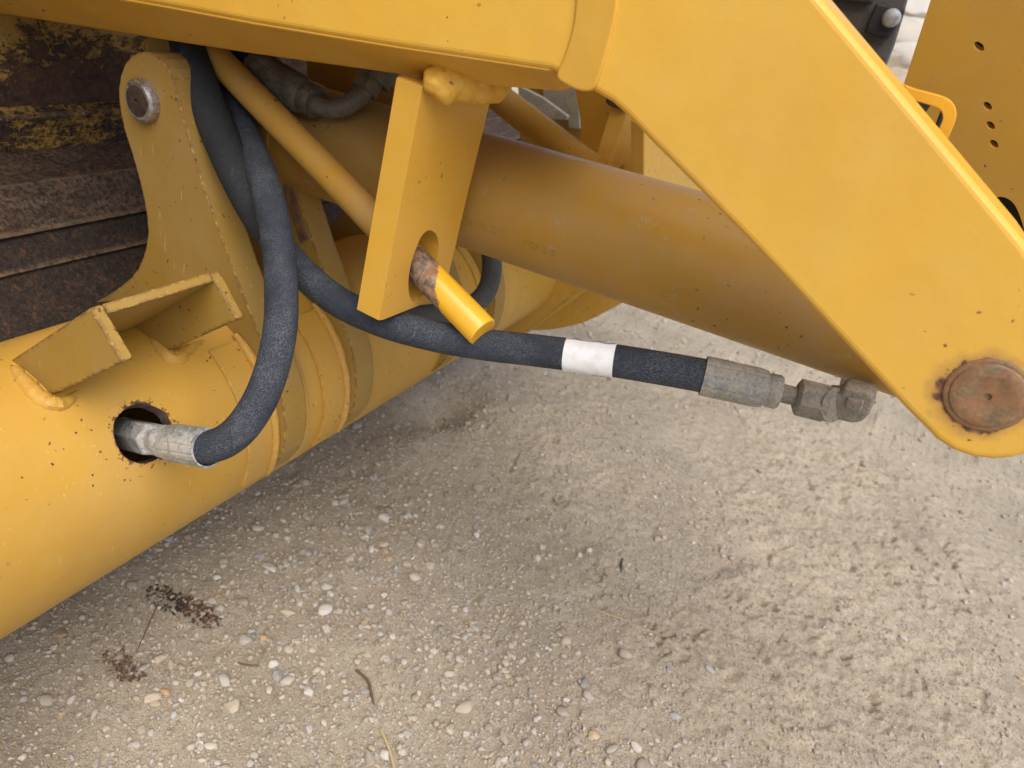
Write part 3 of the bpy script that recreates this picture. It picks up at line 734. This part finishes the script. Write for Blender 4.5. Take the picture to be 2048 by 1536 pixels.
# arm pin
pp = pin_head('arm_pin', arm_pin, .0232, .0042, M['rustpin'], Lp, .11)
lathe('pin_washer', arm_pin + Vector((0, .001, 0)), arm_pin + Vector((0, -1, 0)), [(-.03, .0262), (.0022, .0262), (.0030, .0250), (.0030, .0238)], M['rustpin'], Lp, 56)

# hanging stop bar with slotted hole, near and far
XB = -.374
def bar(dy, nm='stop_bar', hole=True):
    outl = px_([(845, 174), (851, 172), (985, 172), (980, 205), (957, 300), (932, 402), (906, 513), (891, 578), (884, 590), (874, 597), (766, 640), (757, 641)], XB)
    hl = px_(smooth_loop([(861, 461), (873, 470), (878, 492), (871, 532), (852, 580), (834, 603), (821, 596), (817, 565), (823, 525), (838, 483), (848, 467)], 4), XB)
    o = slab(nm, [p + Vector((0, dy, 0)) for p in outl], (-.028, 0, 0), M['bar'], Lp, [[p + Vector((0, dy, 0)) for p in hl]] if hole else (), bev=.0025, seg=3)
    return o
bar(0); bar(1.117 - .56)
slab('bar_cap', [Vector((XB + .004, 1.105, on_x(1200, 232, XB).z)), Vector((XB + .004, 1.20, on_x(1200, 232, XB).z)), Vector((XB + .004, 1.20, on_x(1200, 200, XB).z)), Vector((XB + .004, 1.105, on_x(1200, 200, XB).z))], (-.04, 0, 0), M['rimrust'], Lp, bev=.008)
# lumpy weld between arm and bar
lump = bmesh.new()
def lump_ball(px, py_, d, r, sq=(1, 1, 1)):
    c = at(px, py_ + 2, d + .006); v0 = bmesh.ops.create_icosphere(lump, subdivisions=3, radius=r)['verts']
    for v in v0: v.co = Vector((v.co.x * sq[0], v.co.y * sq[1], v.co.z * sq[2])) + c
for q in ((878, 158, .638, .0145), (888, 178, .638, .0135), (892, 150, .650, .0150), (905, 160, .643, .0165), (925, 168, .648, .0160), (942, 164, .653, .0155), (962, 176, .658, .0140), (978, 168, .664, .0145), (990, 180, .668, .0120), (1004, 170, .672, .0095), (1016, 168, .676, .006), (900, 182, .642, .0085), (866, 168, .632, .010)):
    lump_ball(*q)
me = bpy.data.meshes.new('weld_lump'); lump.to_mesh(me); lump.free()
wb = link('weld_lump', me, M['bar'], Lp)
rm = wb.modifiers.new('remesh', 'REMESH'); rm.mode = 'VOXEL'; rm.voxel_size = .0018; rm.use_smooth_shade = True
sm_ = wb.modifiers.new('smooth', 'SMOOTH'); sm_.iterations = 30; sm_.factor = .8
tx_ = bpy.data.textures.new('weld_relief', 'CLOUDS'); tx_.noise_scale = .016
dm_ = wb.modifiers.new('relief', 'DISPLACE'); dm_.texture = tx_; dm_.strength = .006; dm_.mid_level = .5; dm_.texture_coords = 'GLOBAL'

# lock rod through the slot
r0 = at(430, 112, .885); r1 = at(848, 543, .785); rd = (r1 - r0).normalized()
# find the end so that it lands on pixel x 963
best = min((abs((lambda q: (1024 + F * q.dot(right) / q.dot(fwd)) - 966)((r0 + rd * t) - Vector((0, 0, H)))), t) for t in np.linspace(.3, .9, 1201))[1]
r2 = r0 + rd * best
RR = .0172
tube('lock_rod', [r0 - rd * .06, r1 - rd * .02], RR, M['strut'], Lp, 48, 1)
lathe('lock_pin', r1 - rd * .02, r2, [(0, RR), ((r2 - r1).length + .0185, RR), ((r2 - r1).length + .02, RR - .001)], None, Lp, 56)
def lockpin_mat():
    s = NT('lock_pin_half_rusted')
    n = s.noise(48, 6, .7, .3); pos = s.n('ShaderNodeVectorMath', operation='DOT_PRODUCT'); s.l(s.co, pos.inputs[0])
    # rust where the pin slides in the slot: near the bar, longer on its underside
    u = (rd * 1.0 + Vector((.3, .6, .75)) * 1.05); pos.inputs[1].default_value = u
    base = r1.dot(u); t = s.math('ADD', s.math('SUBTRACT', pos.outputs['Value'], base), s.math('MULTIPLY', s.math('SUBTRACT', n, .5), .035))
    m = s.ramp(t, .026, .0285, 1., 0.)
    rc = s.mix(s.ramp(s.noise(120, 7, .7), .38, .62), (.085, .065, .055), (.36, .23, .14)); rc = s.mix(s.ramp(s.noise(55, 5, .6), .55, .65), rc, (.30, .12, .04))
    c = s.mix(s.ramp(s.noise(20, 4), .3, .7), (.80, .42, .022), (.84, .47, .035))
    nr = s.bump(s.noise(150, 3), .0004, .3); nr = s.bump(s.math('ADD', s.math('SUBTRACT', 1., m), s.math('MULTIPLY', s.noise(200, 4), .4)), .0008, .6, nr)
    return s.done(s.mix(m, c, rc), s.ramp(m, 0, 1, .28, .6), 0., nr, .5)
bpy.data.objects['lock_pin'].data.materials.append(lockpin_mat())

# hydraulic cylinder
YC = .78
CA = Vector((-.4, YC, H - .2690)); CB = Vector((.1, YC, H - .2251)); CR = .0689
cd = (CB - CA).normalized()
cyl = tag(empty('hydraulic_cylinder', tuple(CB - Vector(Lp.location))), None); cyl.parent = Lp
c0 = CA - cd * .28; c1 = CB + cd * .10
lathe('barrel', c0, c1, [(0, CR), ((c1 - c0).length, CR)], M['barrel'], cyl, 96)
lathe('gland', c0 - cd * .03, c0 - cd * .0, [(0, CR * .9), (.02, CR * 1.05), (.0298, CR * 1.05)], M['strut'], cyl, 64)
lathe('barrel_seam', CA - cd * .058, CA, [(0, CR - .001), (.001, CR + .0009), (.0035, CR + .0009), (.0045, CR - .001)], M['barrel'], cyl, 96)
lathe('end_cap', c1 + cd * .0005, c1 + cd * .05, [(0, CR + .003), (.035, CR + .003), (.05, CR * .8)], M['strut'], cyl, 64)
lathe('cylinder_rod', c0 - cd * .14, c0 - cd * .03, [(0, .03), (.11, .03)], M['pale'], cyl)
# stamped characters on the barrel
def stamp(txt, t0, ang0, size):
    cu = bpy.data.curves.new('stamp', 'FONT'); cu.body = txt; cu.size = size; cu.extrude = 0; cu.resolution_u = 2
    tmp = bpy.data.objects.new('stamp', cu); C.objects.link(tmp)
    dg = bpy.context.evaluated_depsgraph_get(); me0 = bpy.data.meshes.new_from_object(tmp.evaluated_get(dg)); bpy.data.objects.remove(tmp)
    # outline strokes only: take boundary edges as thin raised lines
    bm = bmesh.new(); bm.from_mesh(me0)
    segs = [(e.verts[0].co.copy(), e.verts[1].co.copy()) for e in bm.edges if e.is_boundary]; bm.free()
    e1 = Vector((0, 1, 0)); up = cd.cross(e1) * -1
    if up.z < 0: up = -up
    def wrap(p, h): 
        a = ang0 + p.y / CR; return CA + cd * (t0 + p.x) + (Vector((0, -1, 0)) * math.cos(a) + up * math.sin(a)) * (CR + h)
    vs_, fs = [], []
    for a, b in segs:
        d = (b - a); 
        if d.length < 1e-6: continue
        n_ = Vector((-d.y, d.x, 0)).normalized() * .00022; k = len(vs_)
        vs_ += [wrap(a - n_, -.0002), wrap(b - n_, -.0002), wrap(b + n_, -.0002), wrap(a + n_, -.0002), wrap((a + b) / 2 * 0 + a, .00035), wrap(b, .00035)]
        fs += [(k, k + 1, k + 5, k + 4), (k + 2, k + 3, k + 4, k + 5), (k, k + 4, k + 3), (k + 1, k + 2, k + 5)]
    me = mesh('stamped_number', vs_, fs); return link('stamped_number', me, M['barrel'], cyl)
stamp('IN-2T9990 Z1S', -.012, math.radians(-17), .0125)
stamp('KGF 21S', .088, math.radians(-20), .0115)

# port block, elbow and hose fittings at the right end
hose2 = tag(empty('hydraulic_hose', (0, 0, 0)), 'long black hose with a white paper label and a dusty steel end'); hose2.parent = Lp; hose2.location = tuple(-Vector(Lp.location))
def A3(l): return [at(*q) for q in l]
OD = .0168
path2 = A3([(365, 10, .89), (376, 90, .872), (399, 167, .860), (436, 262, .852), (475, 350, .842), (516, 430, .835), (575, 512, .825), (660, 592, .81), (755, 640, .80), (860, 670, .79), (960, 688, .78), (1080, 702, .765), (1200, 717, .75), (1320, 736, .735), (1422, 754, .725)])
tube('hose_body', path2, OD, M['rubber'], hose2, 40, 14)
tube('hose_sleeve', path2[:6] + [path2[5].lerp(path2[6], .5)], [OD * 1.22] * 5 + [OD * 1.16, OD * 1.1], M['rubber_dark'], hose2, 40, 12)
f0 = at(1406, 751, .727); f1 = at(1560, 785, .715); fd = (f1 - f0).normalized(); L = (f1 - f0).length
def ferrule(a, b, mat, parent, r=.0195, flutes=10):
    d = (b - a); L = d.length; ax = d.normalized(); n0 = ax.orthogonal().normalized(); bn = ax.cross(n0); S = flutes * 8; vs_, fs = [], []
    prof_ = [(0, .90, 0), (.0, 1.0, 1), (.04, 1.02, 1), (.70, 1.0, 1), (.80, .93, .5), (.83, .80, 0), (.86, .86, 0), (.97, .86, 0), (1., .78, 0), (1., .3, 0)]
    for t, k, fl in prof_:
        for i in range(S):
            an = 2 * math.pi * i / S; g = -.045 * fl * max(0, math.cos(an * flutes)) ** 6
            vs_.append(a + ax * L * t + (n0 * math.cos(an) + bn * math.sin(an)) * r * (k + g))
    for j in range(len(prof_) - 1):
        for i in range(S):
            i2 = (i + 1) % S; fs.append((j * S + i, j * S + i2, (j + 1) * S + i2, (j + 1) * S + i))
    me = mesh('ferrule', vs_, fs); return link('ferrule', me, mat, parent, angle=35)
ferrule(f0, f1, M['ferrule'], hose2)
tube('stem', [f1 - fd * .004, at(1600, 795, .712)], .0092, M['elbow'], hose2, 24, 1)
n0_, n1_ = at(1590, 792, .7125), at(1654, 808, .708)
lathe('swivel_nut', n0_, n1_, [(0, .0135), (.003, .0185), ((n1_ - n0_).length - .001, .0185)], M['elbow'], hose2, flats=6)
e0 = at(1652, 807, .708)
o_ = slab('adapter_elbow', py([(1652, 788), (1678, 790), (1690, 774), (1742, 786), (1752, 800), (1738, 830), (1724, 845), (1704, 848), (1654, 836)], .703), (0, .028, 0), M['elbow'], hose2, bev=.0035, seg=3)
tube('adapter_neck', [e0, at(1668, 811, .70)], .0168, M['elbow'], hose2, 28, 1)
slab('adapter_lug', py([(1694, 796), (1728, 804), (1722, 826), (1688, 818)], .6985), (0, .006, 0), M['elbow'], hose2, bev=.002, seg=2)
lathe('port_boss', at(1716, 775, .765), at(1735, 730, .79), [(0, .018), (.035, .020), (.05, .022)], M['elbow'], cyl, 28)
# white label wrapped round the hose, with a lifted edge
lab0, lab1 = at(1131, 708.5, .7585), at(1230, 721.5, .7465); ld = (lab1 - lab0).normalized()
lathe('paper_label', lab0, lab1, [(0, OD + .0007), ((lab1 - lab0).length, OD + .0007)], M['label'], hose2, 48)
upv = (Vector((0, 0, 1)) - ld * ld.z).normalized(); sidev = ld.cross(upv)
fl = []
for i, t in enumerate(np.linspace(.02, .98, 7)):
    p = lab0.lerp(lab1, t); h = .0016 + .0022 * abs(math.sin(i * 1.9)) * (1 if i not in (2, 3) else .4)
    fl.append((p + upv * (OD + .0004) + sidev * -.004, p + upv * (OD + h) + sidev * .002))
vs_ = [q for a in fl for q in a]; vs_ += [q + Vector((0, .0004, .0003)) for q in vs_]; n = len(fl) * 2
fs = [(i * 2, i * 2 + 1, i * 2 + 3, i * 2 + 2) for i in range(len(fl) - 1)] + [(n + i * 2, n + i * 2 + 2, n + i * 2 + 3, n + i * 2 + 1) for i in range(len(fl) - 1)]
link('lifted_label_edge', mesh('lifted_label_edge', vs_, fs), M['label'], hose2)
vd = (lab1 - Vector((0, 0, H))).normalized(); 
for i in range(5):                                            # the label's faint print at its lower edge
    p = lab0.lerp(lab1, .62 + i * .07); dn = (-upv * .86 - sidev * .0)
    cdir = (-vd - ld * (-vd).dot(ld)).normalized(); q = (cdir * .45 - upv * .9).normalized()
    c = p + q * (OD + .0012); u = ld * .0013; v = q.cross(ld) * .0009
    vv = [c - u - v, c + u - v * (.2 if i % 2 else 1), c + u + v, c - u * .4 + v]; 
    link('printed_mark', mesh('printed_mark', vv + [k - q * .0003 for k in vv], [(0, 1, 2, 3), (7, 6, 5, 4), (0, 4, 5, 1), (1, 5, 6, 2), (2, 6, 7, 3), (3, 7, 4, 0)]), M['ink'], hose2)

# loop hose into the tube
hose1 = tag(empty('hydraulic_hose', (0, 0, 0)), 'black hose looping down into the round hole of the cross tube'); hose1.parent = Lp; hose1.location = tuple(-Vector(Lp.location))
path1 = A3([(372, 20, .97), (408, 100, .955), (450, 185, .930), (494, 275, .880), (526, 355, .825), (543, 420, .795), (556, 490, .775), (562, 560, .760), (562, 640, .748), (550, 715, .742), (525, 790, .735), (488, 850, .73), (448, 884, .735), (405, 896, .74)])
tube('hose_body', path1, OD, M['rubber'], hose1, 40, 14)
g0, g1 = at(418, 896, .7375), at(324, 882, .775)
ferrule(g0, g1, M['ferrule_clean'], hose1, .0200, 14)
tube('stem', [g1, at(300, 879, .80)], .0125, M['ferrule_clean'], hose1, 24, 1)
h0, h1 = at(309, 880, .788), at(246, 866, .850)
lathe('swivel_nut', h0, h1, [(0, .0165), (.003, .0190), ((h1 - h0).length, .0190)], M['ferrule_clean'], hose1, flats=6)
tube('pipe', [h1, at(225, 858, .885), at(190, 840, .93)], .018, M['greasy'], hose1, 24, 4)

# third hose end up under the arm with its steel bend
hose3 = tag(empty('hydraulic_hose', (0, 0, 0)), 'short greasy hose end with a bent steel pipe under the arm'); hose3.parent = Lp; hose3.location = tuple(-Vector(Lp.location))
tube('hose_body', A3([(380, 40, .93), (450, 90, .92), (500, 128, .91), (535, 155, .90)]), .0150, M['rubber_dark'], hose3, 28, 8)
ferrule(at(512, 138, .905), at(632, 207, .875), M['greasy'], hose3, .0225, 8)
tube('bent_pipe', A3([(615, 200, .880), (650, 216, .872), (690, 213, .868), (722, 190, .868), (740, 160, .868)]), .0115, M['greasy'], hose3, 24, 8)
k0, k1 = at(728, 182, .868), at(752, 140, .868)
lathe('swivel_nut', k0, k1, [(0, .018), ((k1 - k0).length, .018)], M['greasy'], hose3, flats=6)
lathe('port_boss', at(745, 160, .872), at(790, 90, .868), [(0, .022), (.06, .022)], M['greasy'], cyl, 24)
slab('port_block', py([(612, 95), (790, 120), (790, 240), (612, 235)], .86), (0, .06, 0), M['strut'], cyl, bev=.003)

# far hose, mirrored
hose4 = tag(empty('hydraulic_hose', (0, 0, 0)), 'dusty grey hose curving down behind the big cylinder'); hose4.parent = Lp; hose4.location = tuple(-Vector(Lp.location))
tube('hose_body', A3([(965, 430, 1.15), (980, 490, 1.12), (983, 545, 1.11), (968, 590, 1.10), (925, 620, 1.10), (860, 628, 1.11), (800, 632, 1.13)]), .0150, M['rubber_grey'], hose4, 28, 10)

# far side strut and plates seen through the gap under the arm
fs0, fs1 = at(965, 170, 1.35), at(1190, 345, 1.15)
tube('far_lock_rod', [fs0, fs1], .0245, M['strut'], Lp, 32, 1)
slab('far_inner_plate', py([(1146, 120), (1300, 120), (1300, 360), (1195, 360), (1178, 330), (1162, 300), (1160, 240), (1152, 190)], 1.30), (0, .02, 0), M['bar'], Lp, bev=.002)
slab('far_gusset', px_([(1288, 250), (1460, 300), (1460, 460), (1288, 430)], -.30), (-.02, 0, 0), M['arm'], Lp, bev=.002)

# handle loop above the arm
ho = smooth_loop([(1760, 158), (1830, 178), (1885, 193), (1906, 207), (1913, 228), (1907, 252), (1888, 290), (1850, 330), (1790, 300), (1740, 220)], 5)
hi = smooth_loop([(1790, 194), (1830, 202), (1872, 215), (1883, 224), (1885, 240), (1874, 264), (1856, 288), (1825, 290), (1795, 250)], 5)
slab('handle_loop', py(ho, .66), (0, .012, 0), M['rod'], Lp, [py(hi, .66)], bev=.002)
slab('latch_plate', py([(1800, 185), (1868, 200), (1852, 225), (1800, 230), (1780, 200)], .70), (0, .01, 0), M['dark'], Lp)
slab('latch_plate', py([(1884, 215), (1900, 222), (1880, 280), (1862, 272)], .70), (0, .01, 0), M['dark'], Lp)

# frame tower with drilled holes
tn = Vector((0, -math.cos(.42), -math.sin(.42))); tp = Vector((on_y(1833, 85, .95).x, .95, on_y(1833, 85, .95).z))   # leans towards the arm at its top
def on_t(px, py_):
    k = ray(px, py_); o_ = Vector((0, 0, H)); return o_ + k * ((tp - o_).dot(tn) / k.dot(tn))
tx = Vector((1, 0, 0)); tz = tn.cross(tx) * -1
if tz.z < 0: tz = -tz
def circ(px, py_, rx, ry, n=20):
    return [on_t(px + rx * math.cos(t) * .75 - ry * math.sin(t) * .66, py_ + rx * math.cos(t) * .66 + ry * math.sin(t) * .75) for t in np.linspace(0, 2 * math.pi, n, endpoint=False)]
tw = [tp + tx * 0 + tz * -.55, tp + tz * .6, tp + tx * .9 + tz * .6, tp + tx * .9 + tz * -.55]
e0_, e1_ = on_t(1860, 0), on_t(1806, 168); ed = (e1_ - e0_).normalized()
tw = [on_t(1754, 335), e0_ - ed * .5, e0_ - ed * .5 + tx * .9, on_t(2500, 1000)]
cut = [on_t(a, b) for a, b in smooth_loop([(1986, 402), (2005, 394), (2028, 408), (2044, 445), (2058, 500), (2072, 560), (2030, 520), (1992, 445)], 4)]
slab('frame_tower', tw, -tn * .010, M['bar'], Lp, [circ(1958, 93, 12, 7.5), circ(1975, 212, 10, 6.5), circ(1981, 251, 10, 6.5), circ(1988, 288, 10, 6.5), cut], bev=.0006, seg=1)
slab('tower_dark_backing', [p - tn * .09 + tx * .02 for p in tw], -tn * .01, M['dark'], Lp)  # near-black sheet added so the drilled holes look dark inside
# unseen beam, bucket shell and side wall, added to block sky light
slab('shade_beam', [Vector((-.60, .835, 1.10)), Vector((-.12, .835, 1.20)), Vector((-.12, .835, 1.42)), Vector((-.60, .835, 1.36))], (0, .32, 0), M['arm'], Lp, bev=.004)
bucket and prof('shade_shell', [(-1.13, .105), (-.98, .42), (-.70, .60), (-.71, .63), (-1.0, .46), (-1.16, .105)], -.4, 2.1, M['back'])  # out-of-frame shell leaning over, added to darken the parts below
slab('shade_wall', [Vector((-1.17, -.42, z_)) if 0 else Vector((x_, -.42, z_)) for x_, z_ in ((-1.9, .2), (-.80, .12), (-.60, .30), (-.60, .62), (-1.0, 1.10), (-.70, 1.62), (-1.2, 1.65), (-1.9, .9))], (0, .018, 0), M['body'], bucket, bev=.003)  # out-of-frame wall, put in to cut sky light from the left

# rubber guard with bolt
YG = 1.30
slab('side_guard', py([(1600, -60), (1830, -60), (1806, 30), (1788, 90), (1770, 135), (1740, 130), (1640, 60)], YG), (0, .02, 0), M['greyguard'], Lp, bev=.003)
slab('guard_strip', py([(1752, 5), (1812, 18), (1778, 78), (1728, 65)], YG - .012), (0, .010, 0), M['plastic'], Lp, bev=.003)
slab('guard_strip', py([(1650, -60), (1760, -60), (1745, 8), (1668, 2)], YG - .012), (0, .010, 0), M['plastic'], Lp, bev=.003)
bc = on_y(1783, 36, YG - .013)
lathe('bolt', bc, bc + Vector((0, -1, 0)), [(0, .0125), (.003, .0125), (.007, .010), (.009, .005), (.0095, .0005)], M['bolt'], Lp, 28)

# ================================================================== BACKGROUND: pale rocks and grass beyond
def boulder(px, py_, d, r, col, label):
    p = at(px, py_, d); bm = bmesh.new(); bmesh.ops.create_icosphere(bm, subdivisions=4, radius=1)
    rr = random.Random(int(px * 7 + py_)); offs = [Vector((rr.uniform(-1, 1), rr.uniform(-1, 1), rr.uniform(-1, 1))).normalized() for _ in range(12)]
    for v in bm.verts:
        k = 1.
        for q in offs:
            dd = v.co.dot(q)
            if dd > .70: k = min(k, .70 / dd)
        v.co = Vector((v.co.x * r * k * 1.5, v.co.y * r * k, v.co.z * r * k * .62))
        v.co += Vector((math.sin(v.co.y * 30), math.sin(v.co.z * 37), math.sin(v.co.x * 33))) * r * .02
    me = bpy.data.meshes.new('boulder'); bm.to_mesh(me); bm.free()
    o = link('boulder', me, pebble_mat('pale_rock', col), angle=40); o.location = p; o.rotation_euler = (.1, rr.uniform(-.4, .1), rr.uniform(-.5, .5))
    return tag(o, label, 'rock', 'pale rocks stacked beyond the machine')
def rock_pile():
    labs = ['uppermost pale rock of the stack behind the machine, just under the grass', 'second pale rock from the top of the stack behind the machine', 'third pale rock down the stack, level with the guard bolt', 'fourth pale rock of the stack, beside the dark guard edge', 'fifth pale rock of the stack, partly behind the dark guard', 'lowest pale brown rock of the stack above the handle loop']
    for (x, y, r, c), lb in zip([(1830, 22, .20, (.60, .58, .54)), (1812, 52, .19, (.58, .56, .52)), (1818, 82, .2, (.55, .53, .48)), (1795, 112, .2, (.58, .56, .52)), (1800, 140, .22, (.42, .36, .29)), (1788, 168, .24, (.36, .29, .22))], labs):
        boulder(x, y, 4.4, r, c, lb)
rock_pile()
# earth bank that carries the rocks and grass
bk = [Vector((x, y, z)) for x, y, z in ()]
bx = np.linspace(-3, 4, 60); by = np.linspace(4.9, 12, 60); BXg, BYg = np.meshgrid(bx, by, indexing='ij')
BZ = np.clip((BYg - 4.9) / 1.3, 0, 1) * 1.25 + (fbm(BXg * 3, BYg * 3, 4, 31) - .5) * .15 - .08
tag(link('earth_bank', grid_mesh('earth_bank', BXg, BYg, BZ), ground.data.materials[0]), 'bank of earth behind the machine', None, None, 'structure')
def grass():
    vs_, fs = [], []
    g = random.Random(4); c0_ = at(1826, -10, 5.8)
    for i in range(9000):
        x = c0_.x + g.uniform(-1.3, 1.6); y = g.uniform(5.4, 7.5)
        z = float(min(max((y - 4.9) / 1.3, 0), 1)) * 1.25 - .05; h = g.uniform(.06, .20); a = g.uniform(0, 6.28); wd = .006
        u = Vector((math.cos(a), math.sin(a), 0)) * wd; t = Vector((g.uniform(-.06, .06), g.uniform(-.06, .06), h)); p = Vector((x, y, z)); k = len(vs_)
        vs_ += [p - u, p + u, p + t * .6 + u * .6, p + t]; fs += [(k, k + 1, k + 2), (k, k + 2, k + 3)]
    s = NT('grass_blades'); m_ = s.done(s.mix(s.noise(20, 3), (.05, .11, .02), (.16, .28, .05)), .6)
    return tag(link('grass', mesh('grass', vs_, fs), m_), 'bright green grass on the bank beyond the machine', None, None, 'stuff')
grass()

# straw caught behind the hose end
for i, (a, b, lb) in enumerate([((505, 132, .93), (618, 165, .90), 'longest dry straw caught above the greasy hose end'), ((540, 140, .93), (612, 160, .91), 'short pale straw caught under the longest straw above the greasy hose end'), ((500, 118, .94), (560, 140, .92), 'leftmost dry straw tucked between the arm and the greasy hose end')]):
    p0, p1 = at(*a), at(*b); mid = (p0 + p1) / 2 + Vector((0, 0, .004))
    tag(tube('straw', [p0, mid, p1], [.0022, .0026, .0012], M['straw'], None, 8, 6), lb, 'straw')
